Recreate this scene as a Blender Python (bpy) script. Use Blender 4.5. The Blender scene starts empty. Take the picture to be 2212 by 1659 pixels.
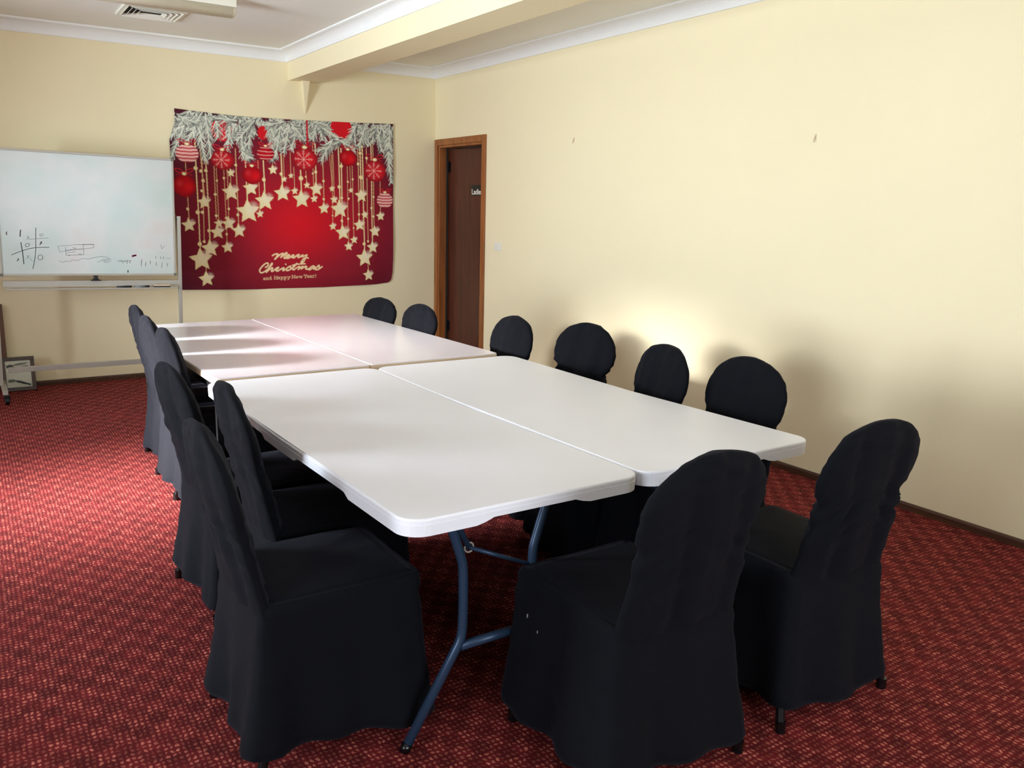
import bpy, math, random
import numpy as np
from mathutils import Vector, Matrix, noise
S = bpy.context.scene
COL = S.collection

# ---------------------------------------------------------------- camera
cam_d = bpy.data.cameras.new('camera'); cam = bpy.data.objects.new('camera', cam_d); COL.objects.link(cam)
cam_d.sensor_width = 36.0; cam_d.lens = 1826.17 / 2212 * 36.0; cam_d.clip_start = 0.05
CZ, YAW, PITCH, ROLL = 1.4746, 0.5774, -0.2052, 0.0237
_f = Vector((math.sin(YAW)*math.cos(PITCH), math.cos(YAW)*math.cos(PITCH), math.sin(PITCH)))
_r = Vector((math.cos(YAW), -math.sin(YAW), 0)); _u = _r.cross(_f)
_r2 = _r*math.cos(ROLL) + _u*math.sin(ROLL); _u2 = _u*math.cos(ROLL) - _r*math.sin(ROLL)
cam.matrix_world = Matrix(((_r2.x, _u2.x, -_f.x, 0), (_r2.y, _u2.y, -_f.y, 0), (_r2.z, _u2.z, -_f.z, CZ), (0, 0, 0, 1)))
S.camera = cam
# ---------------------------------------------------------------- exposure, world
S.view_settings.view_transform = 'Standard'; S.view_settings.look = 'None'
S.view_settings.gamma = 1.0; S.view_settings.use_curve_mapping = False
S.view_settings.exposure = 0.12
w = bpy.data.worlds.new('world'); S.world = w; w.use_nodes = True
w.node_tree.nodes['Background'].inputs[0].default_value = (0.62, 0.76, 1.0, 1)
w.node_tree.nodes['Background'].inputs[1].default_value = 1.0
# ---------------------------------------------------------------- daylight at the windows of the left wall
def area(name, loc, sy, sz, power, color, rot, spread=180):
    l = bpy.data.lights.new(name, 'AREA'); l.shape = 'RECTANGLE'; l.size = sy; l.size_y = sz
    l.energy = power; l.color = color; l.spread = math.radians(spread)
    o = bpy.data.objects.new(name, l); COL.objects.link(o); o.location = loc; o.rotation_euler = rot
    return o
WINS = [(3.0, 5.8, 0.70, 2.15), (-0.9, 1.7, 0.70, 2.15)]       # y0, y1, z0, z1 of the openings
area('daylight', (-2.74, 4.4, 1.425), 1.43, 2.78, 590, (0.78, 0.88, 1.0), (math.pi/2, 0, -math.pi/2))
area('daylight', (-2.74, 0.4, 1.425), 1.43, 2.58, 190, (0.80, 0.89, 1.0), (math.pi/2, 0, -math.pi/2))
beam_l = area('low_sun_glare', (-2.70, 4.75, 1.65), 1.0, .3, 62, (0.95, 0.96, 1.0), (0, 0, 0), 30)
beam_l.rotation_euler = (Vector((0.85, 4.45, 0.30))-beam_l.location).to_track_quat('-Z', 'Y').to_euler()
area('daylight', (1.6, -1.74, 1.5), 2.38, 1.28, 90, (0.84, 0.91, 1.0), (math.pi/2, 0, 0))       # window of the wall behind the camera
# ================================================================= helpers
PI = math.pi
RX, BY, LX, NY, CH = 3.977, 7.569, -2.60, -1.6, 2.755       # right wall, back wall, left wall, near wall, ceiling

class MB:
    def __init__(s): s.v = []; s.f = []
    def add(s, vs, fs):
        n = len(s.v); s.v += [tuple(v) for v in vs]; s.f += [tuple(i+n for i in f) for f in fs]; return s
    def box(s, a, b):
        x0, y0, z0 = a; x1, y1, z1 = b
        return s.add([(x0,y0,z0),(x1,y0,z0),(x1,y1,z0),(x0,y1,z0),(x0,y0,z1),(x1,y0,z1),(x1,y1,z1),(x0,y1,z1)],
                     [(3,2,1,0),(4,5,6,7),(0,1,5,4),(1,2,6,5),(2,3,7,6),(3,0,4,7)])
    def loft(s, rings, cap0=True, cap1=True):
        n = len(rings[0]); vs = [v for r in rings for v in r]; fs = []
        for i in range(len(rings)-1):
            for j in range(n):
                k = (j+1) % n
                fs.append((i*n+j, i*n+k, (i+1)*n+k, (i+1)*n+j))
        if cap0: fs.append(tuple(range(n-1, -1, -1)))
        if cap1: fs.append(tuple((len(rings)-1)*n+j for j in range(n)))
        return s.add(vs, fs)
    def tube(s, pts, r, n=12, rs=None, flat=1.0):
        pts = [Vector(p) for p in pts]; rings = []; prev = None
        for i, p in enumerate(pts):
            t = (pts[min(i+1, len(pts)-1)] - pts[max(i-1, 0)]).normalized()
            a = prev if prev is not None else (Vector((0,0,1)) if abs(t.z) < .9 else Vector((0,1,0)))
            e = (a - t*a.dot(t)).normalized(); q = t.cross(e); prev = e
            rr = rs[i] if rs else r
            rings.append([p + e*math.cos(2*PI*k/n)*rr + q*math.sin(2*PI*k/n)*rr*flat for k in range(n)])
        return s.loft(rings)
    def cyl(s, a, b, r, n=16): return s.tube([a, b], r, n)
    def prism(s, prof, axis, a, b):
        # closed profile of (u, v) pairs pushed along an axis
        def P(u, v, t): return {'x': (t, u, v), 'y': (u, t, v), 'z': (u, v, t)}[axis]
        return s.loft([[P(u, v, a) for u, v in prof], [P(u, v, b) for u, v in prof]])
    def build(s, name, mat, parent=None, smooth=False, bevel=0, solid=0, fn=None):
        me = bpy.data.meshes.new(name)
        vs = [fn(*v) for v in s.v] if fn else s.v
        me.from_pydata(vs, [], s.f); me.validate(); me.update()
        bm_fix(me)
        me.materials.append(mat)
        if smooth: me.polygons.foreach_set('use_smooth', [True]*len(me.polygons))
        o = bpy.data.objects.new(name, me); COL.objects.link(o); o.parent = parent
        if solid:
            m = o.modifiers.new('solid', 'SOLIDIFY'); m.thickness = solid; m.offset = -1
        if bevel:
            m = o.modifiers.new('bevel', 'BEVEL'); m.width = bevel; m.segments = 2; m.limit_method = 'ANGLE'; m.angle_limit = 0.6
        return o
import bmesh
def bm_fix(me):
    bm = bmesh.new(); bm.from_mesh(me); bmesh.ops.recalc_face_normals(bm, faces=bm.faces); bm.to_mesh(me); bm.free()
def empty(name, loc=(0,0,0), rz=0, parent=None):
    o = bpy.data.objects.new(name, None); COL.objects.link(o); o.location = loc; o.rotation_euler = (0,0,rz)
    o.empty_display_size = .1; o.parent = parent; return o
def tag(o, label=None, cat=None, group=None, kind=None):
    if label: o['label'] = label
    if cat: o['category'] = cat
    if group: o['group'] = group
    if kind: o['kind'] = kind
    return o
def bx(name, a, b, mat, parent=None, bevel=0, fn=None): return MB().box(a, b).build(name, mat, parent, bevel=bevel, fn=fn)
def catmull(pts, n=6):
    if len(pts) < 3: return list(pts)
    P = [pts[0]] + list(pts) + [pts[-1]]; out = []
    for i in range(1, len(P)-2):
        for k in range(n):
            t = k/n
            out.append(tuple(.5*((2*b)+(-a+c)*t+(2*a-5*b+4*c-d)*t*t+(-a+3*b-3*c+d)*t**3) for a, b, c, d in zip(P[i-1], P[i], P[i+1], P[i+2])))
    out.append(tuple(pts[-1])); return out

# ================================================================= materials
def lin(c): return tuple(((x/255)/12.92 if x/255 <= .04045 else ((x/255+.055)/1.055)**2.4) for x in c)
def mat(name, col, rough=.6, metal=0, bump=0, bscale=200, var=0, vscale=3, sheen=0, coat=0, spec=.5):
    m = bpy.data.materials.new(name); m.use_nodes = True; nt = m.node_tree; b = nt.nodes['Principled BSDF']
    c = lin(col); b.inputs['Base Color'].default_value = (*c, 1); b.inputs['Roughness'].default_value = rough
    b.inputs['Metallic'].default_value = metal; b.inputs['Specular IOR Level'].default_value = spec
    if sheen: b.inputs['Sheen Weight'].default_value = sheen; b.inputs['Sheen Roughness'].default_value = .45; b.inputs['Sheen Tint'].default_value = (.75,.75,1,1)
    if coat: b.inputs['Coat Weight'].default_value = coat; b.inputs['Coat Roughness'].default_value = .1
    tc = nt.nodes.new('ShaderNodeTexCoord')
    if var:
        n = nt.nodes.new('ShaderNodeTexNoise'); n.inputs['Scale'].default_value = vscale; n.inputs['Detail'].default_value = 5
        nt.links.new(tc.outputs['Object'], n.inputs['Vector'])
        r = nt.nodes.new('ShaderNodeMapRange'); r.inputs['From Min'].default_value = .3; r.inputs['From Max'].default_value = .7
        r.inputs['To Min'].default_value = 1-var; r.inputs['To Max'].default_value = 1+var
        nt.links.new(n.outputs['Fac'], r.inputs['Value'])
        mx = nt.nodes.new('ShaderNodeVectorMath'); mx.operation = 'SCALE'; mx.inputs[0].default_value = c
        nt.links.new(r.outputs[0], mx.inputs['Scale']); nt.links.new(mx.outputs[0], b.inputs['Base Color'])
    if bump:
        n = nt.nodes.new('ShaderNodeTexNoise'); n.inputs['Scale'].default_value = bscale; n.inputs['Detail'].default_value = 3
        nt.links.new(tc.outputs['Object'], n.inputs['Vector'])
        bp = nt.nodes.new('ShaderNodeBump'); bp.inputs['Strength'].default_value = bump; bp.inputs['Distance'].default_value = .002
        nt.links.new(n.outputs['Fac'], bp.inputs['Height']); nt.links.new(bp.outputs[0], b.inputs['Normal'])
    return m
def wood(name, c1, c2, scale=12, rough=.4, axis=2):
    m = bpy.data.materials.new(name); m.use_nodes = True; nt = m.node_tree; b = nt.nodes['Principled BSDF']
    tc = nt.nodes.new('ShaderNodeTexCoord'); mp = nt.nodes.new('ShaderNodeMapping')
    sc = [scale*3]*3; sc[axis] = scale*.25; mp.inputs['Scale'].default_value = sc
    n = nt.nodes.new('ShaderNodeTexNoise'); n.inputs['Scale'].default_value = 1; n.inputs['Detail'].default_value = 6; n.inputs['Distortion'].default_value = .6
    cr = nt.nodes.new('ShaderNodeValToRGB'); cr.color_ramp.elements[0].position = .3; cr.color_ramp.elements[1].position = .7
    cr.color_ramp.elements[0].color = (*lin(c1), 1); cr.color_ramp.elements[1].color = (*lin(c2), 1)
    L = nt.links.new; L(tc.outputs['Object'], mp.inputs[0]); L(mp.outputs[0], n.inputs['Vector']); L(n.outputs['Fac'], cr.inputs[0]); L(cr.outputs[0], b.inputs['Base Color'])
    b.inputs['Roughness'].default_value = rough
    return m
def carpet():
    m = bpy.data.materials.new('patterned_red_carpet'); m.use_nodes = True; nt = m.node_tree; b = nt.nodes['Principled BSDF']; L = nt.links.new
    b.inputs['Roughness'].default_value = .95; b.inputs['Specular IOR Level'].default_value = .15
    tc = nt.nodes.new('ShaderNodeTexCoord'); sp = nt.nodes.new('ShaderNodeSeparateXYZ'); L(tc.outputs['Object'], sp.inputs[0])
    def M(op, a, b_=None, c=None):
        n = nt.nodes.new('ShaderNodeMath'); n.operation = op
        for i, q in enumerate((a, b_, c)):
            if q is None: continue
            if isinstance(q, (int, float)): n.inputs[i].default_value = q
            else: L(q, n.inputs[i])
        return n.outputs[0]
    def N(scale, det=2):
        n = nt.nodes.new('ShaderNodeTexNoise'); n.inputs['Scale'].default_value = scale; n.inputs['Detail'].default_value = det
        L(tc.outputs['Object'], n.inputs['Vector']); return n.outputs['Fac']
    def R(v, a, b_, c=0, d=1):
        n = nt.nodes.new('ShaderNodeMapRange'); n.interpolation_type = 'SMOOTHSTEP'
        for k, q in zip(('From Min','From Max','To Min','To Max'), (a, b_, c, d)): n.inputs[k].default_value = q
        L(v, n.inputs['Value']); return n.outputs[0]
    j1 = M('MULTIPLY_ADD', N(45), .018, -.009); j2 = M('MULTIPLY_ADD', N(40), .020, -.010)
    x = M('ADD', sp.outputs[0], j1); y = M('ADD', sp.outputs[1], j2)
    ux = M('DIVIDE', x, .0155); uy = M('DIVIDE', y, .0195)
    fx = M('SUBTRACT', M('FRACT', ux), .5); fy = M('SUBTRACT', M('FRACT', uy), .5)
    d = M('SQRT', M('ADD', M('MULTIPLY', fx, fx), M('MULTIPLY', fy, fy)))
    dot = R(d, .42, .17)
    cl = M('MULTIPLY', M('COSINE', M('MULTIPLY', x, PI/.052)), M('COSINE', M('MULTIPLY', y, PI/.060)))
    clm = R(cl, -.35, .45)
    cell = nt.nodes.new('ShaderNodeCombineXYZ'); L(M('FLOOR', ux), cell.inputs[0]); L(M('FLOOR', uy), cell.inputs[1])
    wn_ = nt.nodes.new('ShaderNodeTexWhiteNoise'); wn_.noise_dimensions = '2D'; L(cell.outputs[0], wn_.inputs['Vector'])
    vary = M('MULTIPLY', M('MULTIPLY_ADD', wn_.outputs['Value'], .85, .30), R(N(150, 3), .35, .65, .75, 1.1))
    k = M('MULTIPLY', M('MULTIPLY', dot, M('MULTIPLY_ADD', clm, .62, .28)), vary)
    bas = nt.nodes.new('ShaderNodeMix'); bas.data_type = 'RGBA'; L(M('MULTIPLY_ADD', clm, .5, R(N(9, 3), .35, .7, 0, .5)), bas.inputs[0])
    bas.inputs[6].default_value = (*lin((80, 17, 19)), 1); bas.inputs[7].default_value = (*lin((114, 28, 30)), 1)
    mx = nt.nodes.new('ShaderNodeMix'); mx.data_type = 'RGBA'; L(k, mx.inputs[0]); L(bas.outputs[2], mx.inputs[6]); mx.inputs[7].default_value = (*lin((204, 118, 98)), 1)
    L(mx.outputs[2], b.inputs['Base Color'])
    bp = nt.nodes.new('ShaderNodeBump'); bp.inputs['Strength'].default_value = .6; bp.inputs['Distance'].default_value = .003
    L(M('ADD', dot, N(400, 2)), bp.inputs['Height']); L(bp.outputs[0], b.inputs['Normal'])
    return m
M_WALL = mat('cream_wall_paint', (244, 230, 190), .75, bump=.15, bscale=90, var=.015, vscale=1.2)
M_WHITE = mat('white_ceiling_paint', (244, 242, 232), .8, bump=.1, bscale=120, var=.01)
M_CORN = mat('cornice_white', (244, 243, 238), .6)
M_CARPET = carpet()
M_BASE = wood('skirting_timber', (62, 38, 24), (88, 56, 36), 10, .5, 1)
M_ARCH = wood('stained_timber_trim', (128, 72, 30), (168, 100, 48), 9, .35, 2)
M_DOOR = wood('dark_door_veneer', (66, 30, 20), (92, 44, 28), 8, .35, 2)
M_FAB = mat('black_chair_cover_fabric', (9, 10, 15), .85, bump=.35, bscale=900, sheen=.03, spec=.12)
M_LEGB = mat('black_chair_leg_steel', (14, 14, 16), .3, metal=.2)
M_CAP = mat('black_plastic_cap', (10, 10, 11), .25)
M_PLAS = mat('moulded_white_plastic', (238, 237, 240), .42, bump=.08, bscale=500, var=.012, vscale=4)
M_STEEL = mat('grey_blue_powder_coat', (46, 66, 90), .35, metal=.35)
M_LAM = mat('glossy_white_laminate', (240, 233, 236), .16, var=.01, vscale=5)
M_EDGE = wood('raw_board_edge', (214, 186, 148), (232, 210, 178), 20, .6, 0)
M_BLK = mat('black_steel', (18, 17, 17), .4, metal=.3)
M_ALU = mat('dull_aluminium', (178, 172, 160), .45, metal=.35)
M_PLW = mat('off_white_plastic', (236, 232, 216), .4)
M_DIFF = mat('ribbed_diffuser', (214, 206, 184), .35)
M_DARK = mat('dark_gap_shade', (30, 27, 26), .9)  # shade as a dark colour, for the door gap and the duct
M_INK = [mat('black_marker_ink', (40, 40, 46), .5), mat('faded_grey_ink', (118, 122, 124), .5), mat('ghost_grey_ink', (190, 194, 196), .5), mat('pink_marker_ink', (232, 120, 150), .5)]

# ================================================================= the room
def struct(o, kind='structure'): o['kind'] = kind; return o
struct(bx('floor', (LX-.12, NY-.12, -.10), (RX+1.4, BY+.12, 0), M_CARPET))
struct(bx('ceiling', (LX-.12, NY-.12, CH), (RX+1.4, BY+.12, CH+.1), M_WHITE))
struct(bx('wall_back', (LX-.12, BY, 0), (RX+1.4, BY+.12, CH), M_WALL))
WN = (0.40, 2.80, 0.85, 2.15)                                 # window opening of the near wall
wn = MB(); wn.box((LX-.12, NY-.12, 0), (WN[0], NY, CH)); wn.box((WN[1], NY-.12, 0), (RX+1.4, NY, CH)); wn.box((WN[0], NY-.12, 0), (WN[1], NY, WN[2])); wn.box((WN[0], NY-.12, WN[3]), (WN[1], NY, CH))
struct(wn.build('wall_near', M_WALL))
DY0, DY1, DZ = 6.66, 7.495, 2.045                            # door opening in the right wall
wr = MB(); wr.box((RX, NY, 0), (RX+.10, DY0, CH)); wr.box((RX, DY1, 0), (RX+.10, BY, CH)); wr.box((RX, DY0, DZ), (RX+.10, DY1, CH))
struct(wr.build('wall_right', M_WALL))
wl = MB(); ys = [NY, WINS[1][0], WINS[1][1], WINS[0][0], WINS[0][1], BY]
for a, b in ((ys[0], ys[1]), (ys[2], ys[3]), (ys[4], ys[5])): wl.box((LX-.12, a, 0), (LX, b, CH))
for y0, y1, z0, z1 in WINS:
    wl.box((LX-.12, y0, 0), (LX, y1, z0)); wl.box((LX-.12, y0, z1), (LX, y1, CH))
struct(wl.build('wall_left', M_WALL))
# corridor seen past the door
struct(bx('wall_corridor', (RX+1.28, NY, 0), (RX+1.4, BY, CH), M_WALL))

def glass():
    m = bpy.data.materials.new('window_glass'); m.use_nodes = True; nt = m.node_tree; nt.nodes.clear()
    o = nt.nodes.new('ShaderNodeOutputMaterial'); t = nt.nodes.new('ShaderNodeBsdfTransparent'); g = nt.nodes.new('ShaderNodeBsdfGlossy')
    g.inputs['Roughness'].default_value = .02; f = nt.nodes.new('ShaderNodeFresnel'); mx = nt.nodes.new('ShaderNodeMixShader')
    nt.links.new(f.outputs[0], mx.inputs[0]); nt.links.new(t.outputs[0], mx.inputs[1]); nt.links.new(g.outputs[0], mx.inputs[2]); nt.links.new(mx.outputs[0], o.inputs[0])
    return m
M_GLASS = glass()
for i, (y0, y1, z0, z1) in enumerate(WINS):
    r = struct(empty('window_%d' % (i+1), (LX, (y0+y1)/2, z0)))
    hw = (y1-y0)/2; h = z1-z0; t = .045
    for a, b in (((-.09, -hw, 0), (-.03, -hw+t, h)), ((-.09, hw-t, 0), (-.03, hw, h)), ((-.09, -hw+t, 0), (-.03, hw-t, t)), ((-.09, -hw+t, h-t), (-.03, hw-t, h)), ((-.09, -t/2, t), (-.03, t/2, h-t))):
        bx('window_frame', a, b, M_ARCH, r, .003)
    for a, b in ((-hw+t, -t/2), (t/2, hw-t)): bx('pane', (-.062, a, t), (-.058, b, h-t), M_GLASS, r)

r = struct(empty('window_3', ((WN[0]+WN[1])/2, NY, WN[2]))); hw = (WN[1]-WN[0])/2; h = WN[3]-WN[2]; t = .045
for a, b in (((-hw, -.09, 0), (-hw+t, -.03, h)), ((hw-t, -.09, 0), (hw, -.03, h)), ((-hw+t, -.09, 0), (hw-t, -.03, t)), ((-hw+t, -.09, h-t), (hw-t, -.03, h)), ((-t/2, -.09, t), (t/2, -.03, h-t))):
    bx('window_frame', a, b, M_ARCH, r, .003)
for a, b in ((-hw+t, -t/2), (t/2, hw-t)): bx('pane', (a, -.062, t), (b, -.058, h-t), M_GLASS, r)

# ceiling beam with its plaster bracket
BX0, BX1, BZ = 2.535, 2.807, 2.515
beam = struct(bx('ceiling_beam', (BX0, NY, BZ), (BX1, BY, CH), M_WALL))
br = MB(); br.loft([[(2.635, BY, BZ), (2.70, BY, BZ), (2.70, BY-.085, BZ), (2.635, BY-.085, BZ)],
                    [(2.655, BY, BZ-.12), (2.692, BY, BZ-.12), (2.692, BY-.05, BZ-.12), (2.655, BY-.05, BZ-.12)],
                    [(2.674, BY, BZ-.27), (2.684, BY, BZ-.27), (2.684, BY-.004, BZ-.27), (2.674, BY-.004, BZ-.27)]])
br.build('bracket', M_WALL, beam, bevel=.004)
# cove cornices: one closed run per bay
def cornice(name, x0, x1, y0, y1):
    prof = [(0, -.092), (.012, -.092), (.014, -.084)]
    for k in range(9):
        a = k/8*PI/2; prof.append((.084-.070*math.cos(a), -.084+.070*math.sin(a)))
    prof += [(.084, -.012), (.094, -.012), (.094, 0)]
    m = MB(); rings = []
    for d, z in prof: rings.append([(x0+d, y0+d, CH+z), (x1-d, y0+d, CH+z), (x1-d, y1-d, CH+z), (x0+d, y1-d, CH+z)])
    m.loft(rings, False, False)
    return struct(m.build(name, M_CORN))
cornice('trim_1', LX, BX0, NY, BY); cornice('trim_2', BX1, RX, NY, BY)
# skirting boards
def skirt_prof(s=1): return [(0, 0), (.014, 0), (.014, .030), (.010, .038), (0, .040)]
m = MB(); m.prism([(RX-u, v) for u, v in skirt_prof()], 'y', NY, DY0-.06); struct(m.build('baseboard_right', M_BASE))
m = MB(); m.prism([(BY-u, v) for u, v in skirt_prof()], 'x', LX, RX); struct(m.build('baseboard_back', M_BASE))
m = MB()
for a, b in ((NY, 7.56),): m.prism([(LX+u, v) for u, v in skirt_prof()], 'y', a, b)
struct(m.build('baseboard_left', M_BASE))

# door: timber architrave and jambs, dark leaf, hinges, sign
door = struct(empty('door_1', (RX, (DY0+DY1)/2, 0)))
def dl(p): return (p[0]-RX, p[1]-(DY0+DY1)/2, p[2])
def dbx(name, a, b, mt, par=door, bev=.003): return bx(name, dl(a), dl(b), mt, par, bev)
AW = .058
dbx('architrave', (RX-.018, DY1, 0), (RX, DY1+AW, DZ+AW), M_ARCH)
dbx('architrave', (RX-.018, DY0-AW, 0), (RX, DY0, DZ+AW), M_ARCH)
dbx('architrave', (RX-.018, DY0, DZ), (RX, DY1, DZ+AW), M_ARCH)
dbx('jamb', (RX-.006, DY1-.022, 0), (RX+.10, DY1, DZ), M_ARCH)
dbx('jamb', (RX-.006, DY0, 0), (RX+.10, DY0+.022, DZ), M_ARCH)
dbx('jamb', (RX-.006, DY0+.022, DZ-.022), (RX+.10, DY1-.022, DZ), M_ARCH)
dbx('hinge_gap_shade', (RX+.070, DY1-.040, 0), (RX+.082, DY1-.022, DZ-.022), M_DARK, bev=0)  # dark strip painted as the shaded gap between jamb and leaf
leaf = empty('door_leaf', dl((RX+.095, DY1-.034, 0)), math.radians(5), door)
LW = DY1-DY0-.056
bx('leaf_panel', (0, -LW, .008), (.036, 0, DZ-.030), M_DOOR, leaf, .002)
for z in (1.80, .25):
    hg = MB(); hg.box((-.004, -.032, z), (.001, .006, z+.10)); hg.cyl((-.006, .010, z-.004), (-.006, .010, z+.104), .007)
    hg.build('hinge', M_BLK, door, fn=lambda x, y, z: (x+.095, y+DY1-.034-(DY0+DY1)/2, z))
sg = bx('sign_plate', (-.004, -.645, 1.580), (-.0005, -.385, 1.678), mat('black_sign_plastic', (26, 24, 26), .35), leaf, .001); sg['label'] = 'small black plate reading Ladies in white letters'
def text_mesh(txt, size, name, mt, parent, loc, rot, ex=.0008, spacing=1.0):
    c = bpy.data.curves.new(name, 'FONT'); c.body = txt; c.size = size; c.extrude = ex; c.resolution_u = 3; c.space_character = spacing; c.offset = size*.018
    o = bpy.data.objects.new(name+'_tmp', c); COL.objects.link(o); bpy.context.view_layer.update()
    me = bpy.data.meshes.new_from_object(o.evaluated_get(bpy.context.evaluated_depsgraph_get())); me.name = name
    bpy.data.objects.remove(o); bpy.data.curves.remove(c)
    me.materials.clear(); me.materials.append(mt)
    q = bpy.data.objects.new(name, me); COL.objects.link(q); q.parent = parent; q.location = loc; q.rotation_euler = rot; return q
text_mesh('Ladies', .070, 'lettering', mat('sign_white', (236, 230, 215), .5), leaf, (-.005, -.392, 1.592), (PI/2, 0, -PI/2), spacing=.98)

# ================================================================= ceiling light and vent
lf = tag(empty('ceiling_light', (.95, 5.92, CH)), 'slim white fluorescent batten light with beige diffuser on the ceiling', 'light')
MB().box((-1.0, -.055, -.058), (.690, .050, 0)).build('base_pan', M_PLW, lf, bevel=.002)
pr = [(-.050, -.058), (-.056, -.070), (-.054, -.098), (-.040, -.114), (-.010, -.119), (.015, -.118), (.040, -.108), (.048, -.090), (.046, -.058)]
MB().prism(pr, 'x', -.985, .668).build('diffuser', M_DIFF, lf, True)
MB().loft([[(.668, u, v) for u, v in pr], [(.682, u*.93, -.058+(v+.058)*.93) for u, v in pr], [(.688, u*.7, -.058+(v+.058)*.75) for u, v in pr]]).build('end_cap', M_DIFF, lf, bevel=.001)
vt = tag(empty('ceiling_vent', (1.275, 6.665, CH)), 'square white air vent with louvres beside the ceiling batten light', 'vent')
H = .205
for a, b in (((-H, -H, -.014), (H, -H+.035, 0)), ((-H, H-.035, -.014), (H, H, 0)), ((-H, -H+.035, -.014), (-H+.035, H-.035, 0)), ((H-.035, -H+.035, -.014), (H, H-.035, 0))):
    bx('frame_bar', a, b, M_PLW, vt, .003)
bx('duct_shade_sheet', (-H+.03, -H+.03, -.003), (H-.03, H-.03, -.001), M_DARK, vt)  # flat dark sheet, colour stands in for shade inside the duct
def louvre(a, b, tilt):
    a = Vector(a); b = Vector(b); d = (b-a).normalized(); n = Vector((-d.y, d.x, 0)); w_ = n*.020*tilt
    t = Vector((0, 0, .0015))
    v = [a, b, b+w_+Vector((0,0,-.018)), a+w_+Vector((0,0,-.018))]
    m = MB(); m.add([p+t for p in v]+[p-t for p in v], [(0,1,2,3),(7,6,5,4),(0,4,5,1),(1,5,6,2),(2,6,7,3),(3,7,4,0)])
    m.build('louvre', M_PLW, vt)
for k in range(4):
    y = -.155+k*.030; ins = .028*k
    louvre((-.165+ins, y, -.002), (.165-ins, y, -.002), -1)
for k in range(4):
    x = -.160+k*.030; ins = .032*k
    louvre((x, -.150+ins, -.002), (x, .165-ins, -.002), 1)
    louvre((-x, .165-ins, -.002), (-x, -.150+ins, -.002), 1)
for k in range(4):
    y = .160-k*.030; ins = .028*k
    louvre((.165-ins, y, -.002), (-.165+ins, y, -.002), -1)

# ================================================================= small things on the right wall
sw = tag(empty('light_switch', (RX, 6.375, 1.14)), 'white light switch on the right wall beside the dark door', 'switch')
bx('switch_plate', (-.009, -.058, -.036), (0, .058, .036), M_PLW, sw, .003)
for k in (-1, 1): bx('rocker', (-.014, k*.022-.008, -.012), (-.008, k*.022+.008, .012), M_PLW, sw, .002)
for y, z, lb in ((5.327, 1.985, 'tiny picture hook on the cream wall, nearer the dark door'), (3.131, 1.885, 'tiny picture hook on the bare right wall, farther from the door')):
    h = tag(empty('wall_hook', (RX, y, z)), lb, 'hook', 'picture hooks on the right wall')
    bx('hook_plate', (-.003, -.006, -.012), (0, .006, .022), M_EDGE, h, .001)
    MB().tube([(-.002, 0, .010), (-.012, 0, -.006), (-.014, 0, -.016), (-.008, 0, -.022)], .0016, 6).build('hook_wire', M_ALU, h, True)

# ================================================================= banner
STARS=[(2.371,1.753,0.0454),(2.468,1.677,0.0281),(2.529,1.71,0.026),(2.672,1.631,0.0325),(2.559,1.577,0.0357),(2.448,1.555,0.0779),(2.171,1.592,0.0703),(2.759,1.6,0.0671),(2.62,1.509,0.0844),(2.738,1.514,0.0379),(2.289,1.485,0.0887),(2.14,1.392,0.1082),(2.243,1.373,0.0368),(2.83,1.432,0.0563),(2.909,1.608,0.0303),(3.091,1.6,0.027),(2.929,1.511,0.04),(2.981,1.428,0.0887),(3.194,1.555,0.0671),(2.913,1.271,0.0389),(3.009,1.215,0.0757),(3.173,1.286,0.0595),(3.227,1.378,0.0379),(3.388,1.37,0.0476),(3.327,1.227,0.0595),(3.115,1.148,0.04),(3.061,1.088,0.0454),(3.301,1.079,0.0628),(3.218,0.98,0.0887),(3.253,0.817,0.0595),(1.64,1.272,0.0628),(1.775,1.463,0.0628),(2.006,1.713,0.0389),(1.999,1.552,0.0779),(1.886,1.286,0.0411),(1.97,1.287,0.0628),(1.873,1.213,0.0649),(2.054,1.226,0.0649),(1.806,1.076,0.0779),(1.951,1.085,0.0541),(1.726,0.982,0.1028),(1.761,0.817,0.0703)]
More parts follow.
